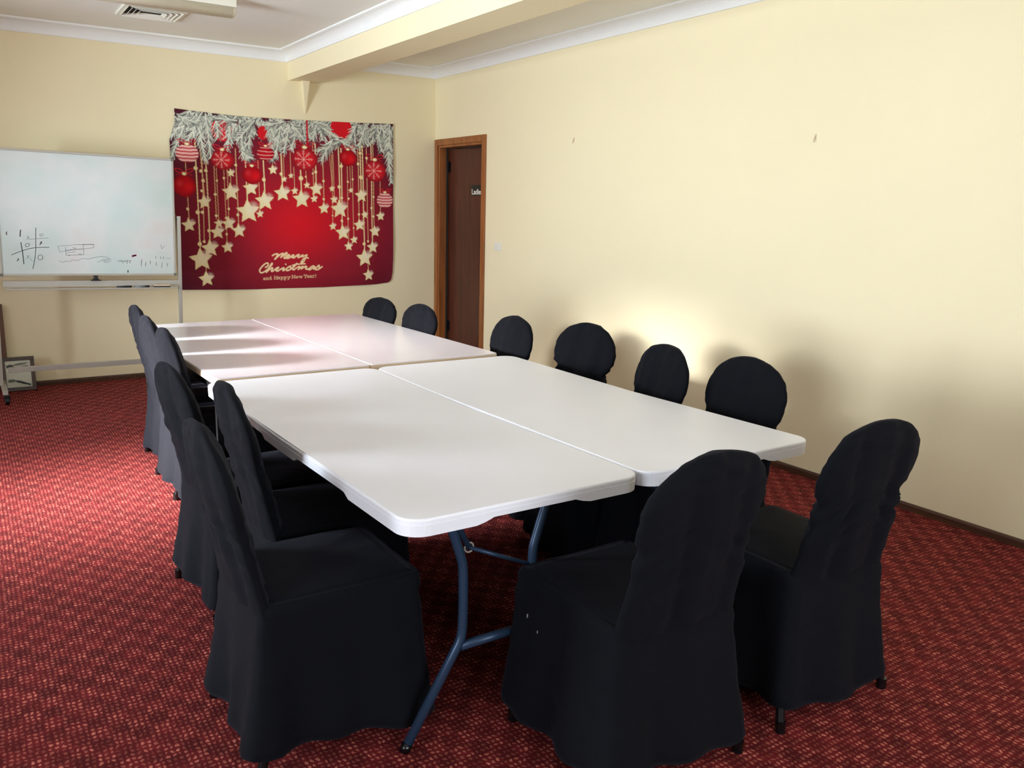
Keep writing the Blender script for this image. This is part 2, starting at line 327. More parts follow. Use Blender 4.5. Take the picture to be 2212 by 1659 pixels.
STRINGS=[(1.64,1.797,1.643,1.32,0.0049,0),(1.723,1.962,1.723,1.037,0.0078,1),(1.763,1.917,1.779,1.488,0.0068,0),(1.776,1.899,1.759,1.126,0.0049,0),(1.805,1.825,1.807,1.116,0.0058,1),(1.87,1.77,1.868,1.323,0.0049,0),(1.888,1.752,1.887,1.314,0.0039,0),(1.949,1.755,1.95,1.105,0.0039,0),(1.979,1.756,1.971,1.325,0.0039,0),(2.004,1.718,2.001,1.601,0.0039,0),(2.053,1.914,2.054,1.266,0.0058,0),(2.134,1.831,2.137,1.457,0.0078,1),(2.243,1.827,2.244,1.399,0.0039,0),(2.29,1.829,2.292,1.55,0.0088,1),(2.371,1.833,2.372,1.773,0.0029,0),(2.449,1.886,2.45,1.596,0.0078,1),(2.47,1.888,2.469,1.697,0.0029,0),(2.53,1.911,2.53,1.73,0.0029,0),(2.558,1.781,2.56,1.599,0.0039,0),(2.619,1.764,2.621,1.55,0.0088,1),(2.667,1.756,2.673,1.654,0.0029,0),(2.737,2.023,2.735,1.542,0.0039,0),(2.761,1.994,2.76,1.647,0.0068,1),(2.828,1.886,2.831,1.472,0.0058,0),(2.893,1.91,2.912,1.631,0.0029,0),(2.913,1.911,2.914,1.294,0.0039,0),(2.925,1.932,2.93,1.548,0.0039,0),(2.979,1.986,2.985,1.475,0.0078,1),(3.004,1.967,3.004,1.252,0.0078,1),(3.06,1.814,3.062,1.123,0.0039,0),(3.085,1.826,3.091,1.616,0.0029,0),(3.108,1.827,3.115,1.177,0.0039,0),(3.166,2.018,3.171,1.318,0.0058,0),(3.187,1.998,3.193,1.598,0.0078,1),(3.21,1.999,3.219,1.024,0.0078,1),(3.25,1.981,3.257,1.123,0.0049,0),(3.297,2.046,3.301,1.123,0.0068,1),(3.315,2.047,3.321,1.265,0.0058,0),(3.385,1.689,3.389,1.408,0.0039,0),(1.761,0.927,1.763,0.857,0.0049,0),(3.251,0.924,3.254,0.858,0.0049,0)]
BEADS=[(1.719,1.74,0.0216),(1.717,1.378,0.0216),(1.721,1.114,0.0216),(1.759,1.718,0.0151),(1.801,1.724,0.0173),(1.774,1.64,0.0173),(1.759,1.555,0.0151),(1.755,1.378,0.0173),(1.802,1.224,0.0173),(1.759,1.133,0.0151),(1.868,1.529,0.0151),(1.869,1.351,0.0151),(1.888,1.644,0.0108),(1.947,1.667,0.013),(1.975,1.412,0.013),(1.95,1.334,0.013),(2.051,1.78,0.0151),(2.05,1.36,0.0151),(2.288,1.667,0.0195),(2.443,1.721,0.0173),(2.62,1.691,0.026),(2.759,1.752,0.0173),(2.731,1.738,0.0108),(2.83,1.675,0.0141),(2.829,1.514,0.0141),(2.979,1.628,0.0195),(3.003,1.814,0.0195),(3.003,1.529,0.0151),(3.002,1.322,0.0151),(3.063,1.675,0.0119),(3.063,1.341,0.0119),(3.069,1.525,0.0119),(3.111,1.701,0.0119),(3.169,1.383,0.0141),(3.166,1.84,0.0151),(3.188,1.938,0.0162),(3.206,1.996,0.0173),(3.191,1.72,0.0216),(3.297,1.444,0.0151),(3.318,1.545,0.013),(3.316,1.366,0.013),(3.252,1.897,0.0151),(3.214,1.112,0.0195),(3.254,1.134,0.013),(1.636,1.404,0.0151),(1.949,1.195,0.013),(2.665,1.705,0.0108),(2.913,1.368,0.0097),(3.114,1.258,0.0097)]
BAUBLES=[(1.657,1.855,0.092,0.0736,1),(1.624,1.593,0.092,0.092,0),(1.943,1.817,0.0952,0.0811,2),(2.187,1.701,0.0866,0.0757,0),(2.313,1.889,0.0757,0.0595,3),(2.662,1.857,0.1136,0.0995,2),(3.07,1.888,0.0811,0.0736,0),(3.332,1.784,0.1082,0.0974,2),(3.434,1.518,0.0811,0.0703,1),(3.009,2.147,0.1028,0.092,0),(1.946,2.061,0.0866,0.092,2),(2.292,2.06,0.0433,0.0595,0)]
BRANCHES=[(1.698,2.202,1.539,1.978),(1.645,2.078,1.53,1.82),(1.743,2.178,1.8,1.805),(1.818,2.183,1.848,1.827),(1.79,2.191,1.667,1.958),(2.018,2.151,1.986,1.882),(2.036,2.124,2.183,1.843),(2.094,2.109,2.123,1.85),(2.357,2.176,2.366,1.833),(2.336,2.145,2.452,1.936),(2.461,2.184,2.398,1.854),(2.532,2.139,2.472,1.908),(2.639,2.197,2.537,1.941),(2.779,2.187,2.742,2.023),(2.8,2.158,2.996,2.039),(3.019,2.04,2.783,1.934),(2.929,2.045,2.814,1.854),(2.996,2.039,3.131,1.974),(3.157,2.183,3.087,2.044),(3.192,2.185,3.247,2.033),(3.366,2.197,3.4,1.968),(3.402,2.2,3.513,1.91),(3.46,2.045,3.499,1.683),(2.195,2.164,2.166,1.92),(1.903,2.171,1.914,2.002),(1.603,2.149,1.739,2.103),(2.225,2.157,2.069,1.983),(2.543,2.16,2.666,2.019),(3.25,2.2,3.177,1.997),(3.485,2.206,3.483,1.994),(2.105,1.898,2.163,1.842),(2.076,2.146,1.902,2.152),(2.481,2.165,2.335,2.126),(2.746,2.184,2.887,2.164)]
SCRIPT=[[(2.342,1.006),(2.361,1.018),(2.391,1.022),(2.388,1.01),(2.362,0.977)],[(2.362,0.977),(2.406,1.013),(2.434,1.026),(2.437,1.022),(2.418,0.994)],[(2.418,0.994),(2.452,1.022),(2.471,1.033),(2.47,1.025),(2.448,0.998),(2.451,0.984),(2.466,0.992)],[(2.466,0.993),(2.495,1.006),(2.492,1.014),(2.478,1.008),(2.466,0.992),(2.478,0.984),(2.503,0.994),(2.526,1.011)],[(2.526,1.011),(2.535,1.01),(2.519,0.991),(2.54,0.991),(2.572,1.013)],[(2.572,1.013),(2.586,1.014),(2.572,0.994),(2.584,0.989),(2.606,1.005)],[(2.619,1.013),(2.605,1.001),(2.612,0.995),(2.631,1.002),(2.657,1.012)],[(2.657,1.012),(2.637,0.972),(2.617,0.948),(2.604,0.943),(2.603,0.951),(2.621,0.975),(2.65,0.988),(2.668,0.982)],[(2.275,0.907),(2.294,0.917),(2.301,0.937),(2.292,0.945),(2.268,0.935),(2.237,0.906),(2.221,0.88),(2.232,0.86),(2.256,0.864),(2.296,0.89)],[(2.296,0.89),(2.321,0.913),(2.337,0.934),(2.334,0.941),(2.321,0.925),(2.296,0.887),(2.28,0.862)],[(2.28,0.862),(2.311,0.887),(2.335,0.9),(2.34,0.895),(2.328,0.874),(2.339,0.87),(2.368,0.892)],[(2.368,0.892),(2.387,0.903),(2.393,0.9),(2.371,0.877),(2.383,0.87),(2.414,0.888)],[(2.414,0.888),(2.442,0.899),(2.432,0.88),(2.438,0.874),(2.466,0.893)],[(2.458,0.932),(2.461,0.929)],[(2.466,0.893),(2.498,0.913),(2.502,0.907),(2.503,0.892),(2.491,0.879),(2.469,0.873),(2.466,0.878)],[(2.491,0.879),(2.519,0.895)],[(2.519,0.895),(2.548,0.925),(2.561,0.938)],[(2.548,0.925),(2.525,0.895),(2.522,0.883),(2.534,0.881),(2.566,0.903)],[(2.52,0.919),(2.56,0.93),(2.636,0.934)],[(2.566,0.903),(2.585,0.909),(2.571,0.882)],[(2.571,0.882),(2.603,0.905),(2.616,0.908),(2.6,0.887)],[(2.6,0.887),(2.635,0.908),(2.651,0.909),(2.641,0.89),(2.653,0.883),(2.679,0.892)],[(2.727,0.906),(2.711,0.913),(2.685,0.898),(2.669,0.883),(2.678,0.878),(2.704,0.892),(2.727,0.908),(2.717,0.888),(2.726,0.885),(2.749,0.9)],[(2.749,0.9),(2.769,0.918),(2.772,0.903),(2.765,0.884),(2.742,0.877),(2.736,0.882)],[(2.761,0.88),(2.799,0.904)]]
SLAB=[[(2.253,0.811),(2.263,0.812),(2.267,0.808),(2.267,0.796),(2.27,0.795)],[(2.267,0.805),(2.256,0.804),(2.252,0.799),(2.257,0.795),(2.267,0.799)],[(2.276,0.813),(2.281,0.813),(2.281,0.796)],[(2.276,0.796),(2.285,0.796)],[(2.281,0.809),(2.289,0.813),(2.295,0.808),(2.294,0.795)],[(2.291,0.795),(2.299,0.795)],[(2.317,0.823),(2.323,0.822),(2.322,0.796),(2.327,0.796)],[(2.323,0.809),(2.314,0.814),(2.305,0.808),(2.305,0.802),(2.314,0.796),(2.323,0.801)],[(2.355,0.798),(2.356,0.824)],[(2.377,0.797),(2.378,0.823)],[(2.355,0.811),(2.377,0.81)],[(2.351,0.824),(2.362,0.824)],[(2.35,0.798),(2.361,0.797)],[(2.372,0.824),(2.383,0.823)],[(2.371,0.797),(2.382,0.797)],[(2.386,0.815),(2.397,0.816),(2.401,0.812),(2.401,0.8),(2.404,0.798)],[(2.401,0.808),(2.39,0.808),(2.385,0.803),(2.391,0.799),(2.401,0.802)],[(2.411,0.817),(2.417,0.816),(2.416,0.79)],[(2.41,0.79),(2.421,0.79)],[(2.416,0.812),(2.426,0.816),(2.434,0.811),(2.433,0.804),(2.425,0.799),(2.416,0.805)],[(2.441,0.817),(2.446,0.817),(2.446,0.791)],[(2.44,0.791),(2.451,0.791)],[(2.446,0.813),(2.456,0.817),(2.463,0.812),(2.463,0.805),(2.455,0.8),(2.446,0.805)],[(2.474,0.818),(2.484,0.802)],[(2.495,0.818),(2.481,0.793),(2.473,0.792)],[(2.471,0.818),(2.479,0.818)],[(2.49,0.818),(2.498,0.818)],[(2.516,0.802),(2.517,0.829),(2.54,0.801),(2.54,0.828)],[(2.512,0.829),(2.519,0.828)],[(2.511,0.802),(2.523,0.802)],[(2.534,0.828),(2.545,0.828)],[(2.55,0.812),(2.568,0.811),(2.567,0.817),(2.56,0.82),(2.551,0.816),(2.549,0.81),(2.555,0.803),(2.568,0.805)],[(2.58,0.821),(2.586,0.804),(2.593,0.819),(2.6,0.804),(2.607,0.82)],[(2.577,0.821),(2.585,0.821)],[(2.602,0.821),(2.61,0.82)],[(2.626,0.832),(2.637,0.817),(2.649,0.831)],[(2.637,0.817),(2.637,0.805)],[(2.631,0.805),(2.643,0.804)],[(2.623,0.832),(2.632,0.832)],[(2.643,0.831),(2.652,0.831)],[(2.656,0.815),(2.673,0.814),(2.672,0.82),(2.665,0.823),(2.657,0.819),(2.656,0.812),(2.661,0.806),(2.673,0.807)],[(2.681,0.823),(2.692,0.824),(2.696,0.82),(2.696,0.807),(2.699,0.806)],[(2.696,0.816),(2.685,0.816),(2.681,0.81),(2.686,0.806),(2.696,0.81)],[(2.706,0.825),(2.711,0.825),(2.711,0.807)],[(2.706,0.807),(2.716,0.807)],[(2.711,0.819),(2.719,0.825),(2.724,0.823)],[(2.736,0.835),(2.735,0.816)],[(2.735,0.809),(2.735,0.808)]]
DOODLES=[(4,0,[(0.298,1.221),(0.292,1.211),(0.296,1.2)]),(5,0,[(0.385,1.235),(0.381,1.213),(0.378,1.188)]),(3,0,[(0.483,1.252),(0.476,1.17),(0.472,1.11),(0.461,1.034),(0.441,0.954)]),(4,0,[(0.379,1.146),(0.384,1.086),(0.386,0.989)]),(3,0,[(0.312,1.056),(0.382,1.086),(0.434,1.102),(0.473,1.108),(0.511,1.11),(0.558,1.109)]),(2,1,[(0.44,1.169),(0.478,1.172),(0.561,1.177)]),(2,1,[(0.423,1.193),(0.437,1.166)]),(2,1,[(0.433,1.189),(0.417,1.163)]),(3,1,[(0.433,1.135),(0.433,1.129),(0.431,1.124),(0.426,1.119),(0.42,1.115),(0.414,1.114),(0.409,1.115),(0.406,1.119),(0.405,1.124),(0.407,1.13),(0.412,1.135),(0.418,1.138),(0.424,1.139),(0.43,1.138),(0.433,1.135)]),(2,1,[(0.527,1.203),(0.526,1.2),(0.523,1.196),(0.519,1.193),(0.513,1.192),(0.509,1.193),(0.505,1.195),(0.504,1.198),(0.505,1.202),(0.507,1.206),(0.512,1.208),(0.517,1.21),(0.522,1.209),(0.525,1.207),(0.527,1.203)]),(3,1,[(0.511,1.036),(0.509,1.028),(0.504,1.021),(0.497,1.018),(0.49,1.018),(0.484,1.021),(0.48,1.028),(0.48,1.036),(0.482,1.045),(0.487,1.051),(0.493,1.055),(0.5,1.055),(0.506,1.051),(0.51,1.044),(0.511,1.036)]),(1.5,2,[(0.363,1.103),(0.36,1.095),(0.356,1.09),(0.349,1.087),(0.342,1.087),(0.337,1.09),(0.333,1.096),(0.332,1.103),(0.334,1.11),(0.339,1.116),(0.345,1.119),(0.352,1.119),(0.358,1.116),(0.362,1.11),(0.363,1.103)]),(4,0,[(0.514,1.152),(0.499,1.128)]),(3,0,[(0.503,1.149),(0.516,1.137)]),(2,1,[(0.41,1.052),(0.444,1.005)]),(2,1,[(0.422,1.051),(0.404,1.025)]),(4,0,[(0.35,1.03),(0.355,1.023),(0.344,1.012)]),(2,1,[(0.616,1.118),(0.734,1.128),(0.859,1.13),(0.858,1.105),(0.794,1.097),(0.714,1.09),(0.626,1.075),(0.616,1.118)]),(2,1,[(0.665,1.109),(0.666,1.05),(0.787,1.053),(0.786,1.127)]),(2,1,[(0.663,1.087),(0.731,1.093),(0.788,1.097)]),(3,1,[(0.779,1.129),(0.859,1.13)]),(3,1,[(0.715,1.105),(0.734,1.101)]),(3,1,[(0.751,1.058),(0.771,1.057)]),(4,1,[(0.683,1.049),(0.694,1.049)]),(2,1,[(0.673,1.068),(0.701,1.071),(0.73,1.077)]),(2,1,[(0.617,1.013),(0.621,1.004),(0.645,0.998),(0.657,1.006),(0.685,1.003),(0.708,1.015),(0.736,1.008),(0.777,1.026),(0.817,1.02),(0.864,1.032),(0.911,1.039),(0.951,1.031),(0.968,1.018),(0.964,0.999),(0.931,0.992),(0.917,1.003),(0.938,1.019),(0.956,1.018),(0.943,1.003),(0.926,1.006)]),(2,1,[(0.921,1.019),(0.897,1.003),(0.876,0.994)]),(3,1,[(1.026,1.008),(1.025,0.998)]),(3,1,[(1.041,1.011),(1.042,0.998)]),(3,1,[(1.056,1.007),(1.053,0.985)]),(3,1,[(1.071,1.009),(1.072,0.994)]),(3,1,[(1.087,1.009),(1.084,0.981)]),(3,1,[(1.107,1.007),(1.104,0.984)]),(3,1,[(1.189,1.006),(1.185,0.96)]),(3,1,[(1.222,0.992),(1.215,0.96)]),(3,1,[(1.254,1.002),(1.252,0.975)]),(3,1,[(1.296,0.989),(1.296,0.962)]),(3,1,[(1.342,0.984),(1.334,0.944)]),(3,1,[(1.379,0.981),(1.377,0.957)]),(3,1,[(1.295,1.037),(1.296,1.017)]),(3,1,[(1.331,1.032),(1.332,1.015)]),(3,1,[(1.354,1.032),(1.352,1.015)]),(3,1,[(1.376,1.018),(1.382,1.021)]),(3,1,[(1.394,1.013),(1.401,1.023)]),(2,1,[(1.026,1.001),(1.116,1.002)]),(2,1,[(1.338,1.128),(1.345,1.092),(1.367,1.118)]),(1.5,2,[(1.281,1.112),(1.292,1.089),(1.306,1.106)]),(6,0,[(1.087,0.929),(1.086,0.915)]),(2,3,[(1.193,1.019),(1.187,0.996)]),(9,3,[(1.124,1.037),(1.136,1.041),(1.152,1.047)]),(9,3,[(1.126,1.042),(1.15,1.043)])]

def seg_dist(PX, PZ, x0, z0, x1, z1):
    dx, dz = x1-x0, z1-z0; L2 = dx*dx+dz*dz+1e-12
    t = np.clip(((PX-x0)*dx+(PZ-z0)*dz)/L2, 0, 1)
    return np.hypot(PX-(x0+t*dx), PZ-(z0+t*dz)), t
class Print:
    def __init__(s, x0, x1, z0, z1, res):
        s.x0, s.z0, s.res = x0, z0, res; s.nx = int((x1-x0)/res); s.nz = int((z1-z0)/res)
        s.X, s.Z = np.meshgrid(x0+(np.arange(s.nx)+.5)*res, z0+(np.arange(s.nz)+.5)*res)
        s.C = np.zeros((s.nz, s.nx, 3))
    def win(s, x0, x1, z0, z1):
        a = max(int((x0-s.x0)/s.res)-1, 0); b = min(int((x1-s.x0)/s.res)+2, s.nx); c = max(int((z0-s.z0)/s.res)-1, 0); d = min(int((z1-s.z0)/s.res)+2, s.nz)
        return (slice(c, max(d, c)), slice(a, max(b, a)))
    def blend(s, sl, al, col):
        al = np.clip(al, 0, 1)[..., None]; s.C[sl] = s.C[sl]*(1-al)+np.asarray(col)*al
    def line(s, pts, w, col, al=1, taper=0):
        for (x0, z0), (x1, z1) in zip(pts[:-1], pts[1:]):
            sl = s.win(min(x0, x1)-w*2, max(x0, x1)+w*2, min(z0, z1)-w*2, max(z0, z1)+w*2)
            if s.X[sl].size == 0: continue
            d, t = seg_dist(s.X[sl], s.Z[sl], x0, z0, x1, z1)
            s.blend(sl, al*np.clip((w*(1-taper*t)-d)/s.res+.5, 0, 1), col)
def make_banner():
    rnd = random.Random(4); res = .0034
    P = Print(1.50, 3.56, .69, 2.25, res)
    c = lambda *a: np.array(lin(a))
    d = np.hypot((P.X-2.62)/1.05, (P.Z-1.30)/.80)
    c0, c1, c2 = c(222, 26, 38), c(160, 30, 46), c(80, 26, 42)
    t1 = np.clip(d/.62, 0, 1)[..., None]; t1 = t1*t1*(3-2*t1); t2 = np.clip((d-.5)/.75, 0, 1)[..., None]
    P.C = (c0*(1-t1)+c1*t1)*(1-t2)+c2*t2
    gold, gold2 = c(246, 224, 166), c(226, 182, 132)
    for x0, z0, x1, z1, w_, beaded in STRINGS:
        P.line([(x0, z0), (x1, z1)], w_*.5+.0008, gold2)
        if beaded:
            n = int(math.hypot(x1-x0, z1-z0)/.0125)
            for k in range(n):
                x = x0+(x1-x0)*k/n; z = z0+(z1-z0)*k/n; sl = P.win(x-.01, x+.01, z-.01, z+.01)
                P.blend(sl, (.0056-np.hypot(P.X[sl]-x, P.Z[sl]-z))/res+.5, gold)
    def disc(x, z, r, col, rz=None):
        rz = rz or r; sl = P.win(x-r*1.2, x+r*1.2, z-rz*1.2, z+rz*1.2)
        q = np.hypot((P.X[sl]-x)/r, (P.Z[sl]-z)/rz); P.blend(sl, (1-q)*min(r, rz)/res+.5, col); return sl, q
    for x, z, r in BEADS: disc(x, z, r*.8, gold)
    def star(x, z, r):
        sl = P.win(x-r*1.5, x+r*1.5, z-r*1.5, z+r*1.5); X = P.X[sl]-x; Z = P.Z[sl]-z
        a = np.arctan2(X, Z)+.06; q = np.hypot(X, Z); k = np.abs(((a/(2*PI/5)) % 1)-.5)*2      # 1 at points, 0 between
        ang = (1-k)*PI/5
        # edge of a five-pointed star as the line from tip (r) to notch (ri)
        ri = r*.50; tx, tz = r, 0; nx_, nz_ = ri*math.cos(PI/5), ri*math.sin(PI/5)
        px, pz = q*np.cos(ang), q*np.sin(ang)
        e = ((nx_-tx)*(pz-tz)-(nz_-tz)*(px-tx))/math.hypot(nx_-tx, nz_-tz)
        P.blend(sl, e/res+.5, gold)
        P.blend(sl, np.clip((e-res*1.5)/res, 0, 1)*np.clip(1.1-np.hypot(X-r*.2, Z-r*.2)/r, 0, 1)*.9, c(252, 242, 206))
        P.blend(sl, np.clip(1-np.hypot(X-r*.45, Z-r*.38)/(r*.5), 0, 1)*.75, c(248, 222, 200))
    for s_ in STARS: star(*s_)
    # snow-covered fir sprigs along the top
    tones = [c(222, 224, 204), c(204, 208, 188), c(160, 168, 154), c(236, 236, 218), c(116, 120, 116)]
    dark = c(66, 46, 58)
    def sprig(x0, z0, x1, z1, n=34, ln=.085):
        dx, dz = x1-x0, z1-z0; L = math.hypot(dx, dz); a0 = math.atan2(dz, dx)
        n = int(n*max(L/.35, .5))
        P.line([(x0, z0), (x1, z1)], .013, dark, .6)
        for k in range(n):
            t = k/n; x = x0+dx*t+rnd.uniform(-.006, .006); z = z0+dz*t
            for sd in (-1, 1):
                a = a0+sd*rnd.uniform(.25, .75); l = ln*(1-.35*t)*rnd.uniform(.6, 1.15)
                if rnd.random() < .45: P.line([(x+.004, z-.005), (x+.004+math.cos(a)*l, z-.005+math.sin(a)*l)], .0045, dark, .7, .5)
                P.line([(x, z), (x+math.cos(a)*l, z+math.sin(a)*l)], .0042, rnd.choice(tones), .95, .55)
        P.line([(x0, z0), (x1, z1)], .0055, tones[0], .9)
    for k in range(150):
        x = 1.50+2.06*(k+rnd.random())/150; z = 2.24-rnd.random()*.10-(.08*rnd.random() if x < 2.0 else 0); a = -PI/2+rnd.uniform(-1.2, 1.2)
        sprig(x, z, x+math.cos(a)*.14, z+math.sin(a)*.14, 16, .06)
    for x, z, rx, rz, ty in BAUBLES[-3:]:
        sl, q = disc(x, z, rx, c(216, 26, 36), rz)
        if ty == 2:
            for k in range(9):
                a = k*.7; P.line([(x, z), (x+math.cos(a)*rx*.9, z+math.sin(a)*rz*.9)], .0025, c(250, 150, 150), .7)
    for b_ in BRANCHES: sprig(*b_)
    for x, z, rx, rz, ty in BAUBLES[:-3]:
        sl, q = disc(x, z, rx, {0: c(196, 14, 26), 1: c(206, 60, 66), 2: c(206, 34, 44), 3: c(198, 24, 34)}[ty], rz)
        X, Z = P.X[sl]-x, P.Z[sl]-z; ins = np.clip((1-q)*rx/res+.5, 0, 1)
        P.blend(sl, ins*np.clip(q-.55, 0, 1)*1.5, c(120, 12, 26))
        if ty in (0, 2): P.blend(sl, ins*np.clip(1-np.hypot(X-rx*.35, Z+rz*.1)/(rx*.6), 0, 1)*.8, c(236, 22, 34))
        if ty == 0: P.blend(sl, ins*np.clip(1-np.hypot(X+rx*.4, Z-rz*.2)/(rx*.4), 0, 1)*.5, c(226, 70, 72))
        if ty in (1, 3):
            for j, zz in enumerate(np.linspace(-.75, .75, 5 if ty == 1 else 4)):
                zc = Z-zz*rz-.10*rz*((X/rx)**2); th = rz*(.115 if ty == 1 else .045)
                P.blend(sl, ins*np.clip((th-np.abs(zc))/res+.5, 0, 1), c(248, 190, 182))
        if ty == 2:
            cx, cz = x-rx*.1, z
            for k in range(8):
                a = k*PI/4; L = rx*.72; ex, ez = cx+math.cos(a)*L, cz+math.sin(a)*L
                P.line([(cx, cz), (ex, ez)], .0026, c(250, 176, 166), .85)
                for f in (.5, .75):
                    for sd in (-.7, .7): P.line([(cx+math.cos(a)*L*f, cz+math.sin(a)*L*f), (cx+math.cos(a)*L*f+math.cos(a+sd)*L*.22, cz+math.sin(a)*L*f+math.sin(a+sd)*L*.22)], .0018, c(250, 176, 166), .7)
        # cap and bow
        for sd in (-1, 1):
            loop = [(x, z+rz*1.15), (x+sd*rx*.35, z+rz*1.45), (x+sd*rx*.75, z+rz*1.5), (x+sd*rx*.6, z+rz*1.22), (x, z+rz*1.15)]
            P.line(catmull(loop, 5), .0032, c(206, 40, 50), .9)
            P.line([(x, z+rz*1.15), (x+sd*rx*.7, z+rz*.95)], .0026, c(206, 40, 50), .9)
        disc(x, z+rz*1.05, rx*.20, gold, rz*.15); disc(x, z+rz*1.05, rx*.10, c(250, 240, 200), rz*.07)
    P.line([(2.688, 2.21), (2.690, 1.98)], .008, c(196, 24, 40))
    cream = c(250, 216, 168)
    for st in SCRIPT: P.line(catmull(st, 5), .0060, cream)
    for st in SLAB: P.line(st, .0030, c(226, 180, 140))
    # fabric mesh: top, bottom, left and right edges as they hang
    top = [(1.575, 2.207), (1.734, 2.197), (2.034, 2.184), (2.269, 2.185), (2.513, 2.188), (2.851, 2.197), (3.207, 2.207), (3.523, 2.220)]
    bot = [(1.545, .730), (1.891, .721), (2.214, .714), (2.466, .715), (2.817, .713), (3.15, .722), (3.36, .728), (3.50, .742)]
    lef = [(0, .0), (.08, -.004), (.17, -.046), (.35, -.040), (.6, -.02), (1, 0)]
    rig = [(0, 0), (.37, .006), (.85, .012), (.94, .008), (.985, -.004), (1, -.018)]
    NXX, NZZ = 600, 440
    u = np.linspace(0, 1, NXX); v = np.linspace(0, 1, NZZ); U, V = np.meshgrid(u, v)
    ip = lambda a, k, q: np.interp(q, np.linspace(0, 1, len(a)), [p[k] for p in a])
    tx, tz, bx_, bz = ip(top, 0, U), ip(top, 1, U), ip(bot, 0, U), ip(bot, 1, U)
    X = tx*(1-V)+bx_*V; Z = tz*(1-V)+bz*V
    lo = np.interp(V, [p[0] for p in lef], [p[1] for p in lef]); ro = np.interp(V, [p[0] for p in rig], [p[1] for p in rig])
    X = X+lo*(1-U)**6+ro*U**6+.02*U**6*0
    Z = Z+np.clip((U-.96)/.04, 0, 1)**2*np.clip((V-.9)/.1, 0, 1)*.012
    Yy = BY-.010-.004*np.sin(U*23+V*3)*V-.006*np.sin(U*9+1)*V**2-.003*np.sin(V*14+U*4)
    Yy -= .010*np.exp(-((V-.94)/.05)**2)*(.5+.5*np.sin(U*11)) + .006*U**8
    ii = np.clip(((X-P.x0)/res).astype(int), 0, P.nx-1); jj = np.clip(((Z-P.z0)/res).astype(int), 0, P.nz-1)
    CC = P.C[jj, ii]*(.94+.12*np.random.RandomState(1).rand(NZZ, NXX, 1))
    me = bpy.data.meshes.new('banner'); n = NXX*NZZ
    me.vertices.add(n); me.vertices.foreach_set('co', np.stack([X, Yy, Z], -1).astype(np.float32).ravel())
    idx = np.arange(n).reshape(NZZ, NXX); q = np.stack([idx[:-1, :-1], idx[1:, :-1], idx[1:, 1:], idx[:-1, 1:]], -1).reshape(-1, 4)
    me.loops.add(q.size); me.loops.foreach_set('vertex_index', q.ravel().astype(np.int32))
    me.polygons.add(len(q)); me.polygons.foreach_set('loop_start', np.arange(0, q.size, 4, dtype=np.int32)); me.polygons.foreach_set('loop_total', np.full(len(q), 4, dtype=np.int32))
    me.update(calc_edges=True); me.validate()
    at = me.color_attributes.new('print', 'FLOAT_COLOR', 'POINT'); at.data.foreach_set('color', np.concatenate([CC.reshape(-1, 3), np.ones((n, 1))], 1).astype(np.float32).ravel())
    me.polygons.foreach_set('use_smooth', [True]*len(me.polygons))
    m = bpy.data.materials.new('printed_banner_cloth'); m.use_nodes = True; b = m.node_tree.nodes['Principled BSDF']; b.inputs['Roughness'].default_value = .8; b.inputs['Specular IOR Level'].default_value = .15
    a = m.node_tree.nodes.new('ShaderNodeAttribute'); a.attribute_name = 'print'; m.node_tree.links.new(a.outputs['Color'], b.inputs['Base Color'])
    me.materials.append(m)
    o = bpy.data.objects.new('banner', me); COL.objects.link(o)
    md = o.modifiers.new('cloth', 'SOLIDIFY'); md.thickness = .0015
    tag(o, 'red printed Christmas cloth banner with gold stars, baubles and frosted fir on the back wall', 'banner')
make_banner()

# ================================================================= whiteboard on its rolling stand
WY = 7.20
def rack(x, y, z): return (x+.030*(z-.2), y, z-.018*(x-.2)*min(z/.8, 1))
wb = tag(empty('whiteboard', (0, 0, 0)), 'wheeled whiteboard with noughts and crosses doodles on an aluminium stand', 'whiteboard')
def wbx(name, a, b, mt, par=None, bevel=.002): return bx(name, a, b, mt, par or wb, bevel, fn=rack)
x0, x1, z0, z1 = .208, 1.420, .905, 1.812
def board_mat():
    m = mat('whiteboard_enamel', (222, 228, 226), .22); nt = m.node_tree; b = nt.nodes['Principled BSDF']; L = nt.links.new
    tc = nt.nodes.new('ShaderNodeTexCoord'); n = nt.nodes.new('ShaderNodeTexNoise'); n.inputs['Scale'].default_value = 2.2; n.inputs['Detail'].default_value = 3
    L(tc.outputs['Object'], n.inputs['Vector']); cr = nt.nodes.new('ShaderNodeValToRGB'); e = cr.color_ramp.elements
    e[0].position = .35; e[0].color = (*lin((184, 200, 192)), 1); e[1].position = .62; e[1].color = (*lin((204, 206, 200)), 1)
    k = e.new(.74); k.color = (*lin((208, 196, 188)), 1)
    L(n.outputs['Fac'], cr.inputs[0]); L(cr.outputs[0], b.inputs['Base Color']); return m
panel = wbx('board_panel', (x0+.012, WY-.012, z0+.012), (x1-.012, WY+.008, z1-.012), board_mat(), bevel=0)
for a, b in (((x0, WY-.018, z0), (x1, WY+.012, z0+.016)), ((x0, WY-.018, z1-.016), (x1, WY+.012, z1)), ((x0, WY-.018, z0+.016), (x0+.016, WY+.012, z1-.016)), ((x1-.016, WY-.018, z0+.016), (x1, WY+.012, z1-.016))): wbx('frame_rail', a, b, M_ALU)
for cx in (x0-.003, x1-.019):
    for cz in (z0-.003, z1-.019): wbx('corner_cap', (cx, WY-.021, cz), (cx+.022, WY+.014, cz+.022), mat('grey_plastic', (110, 108, 98), .5))
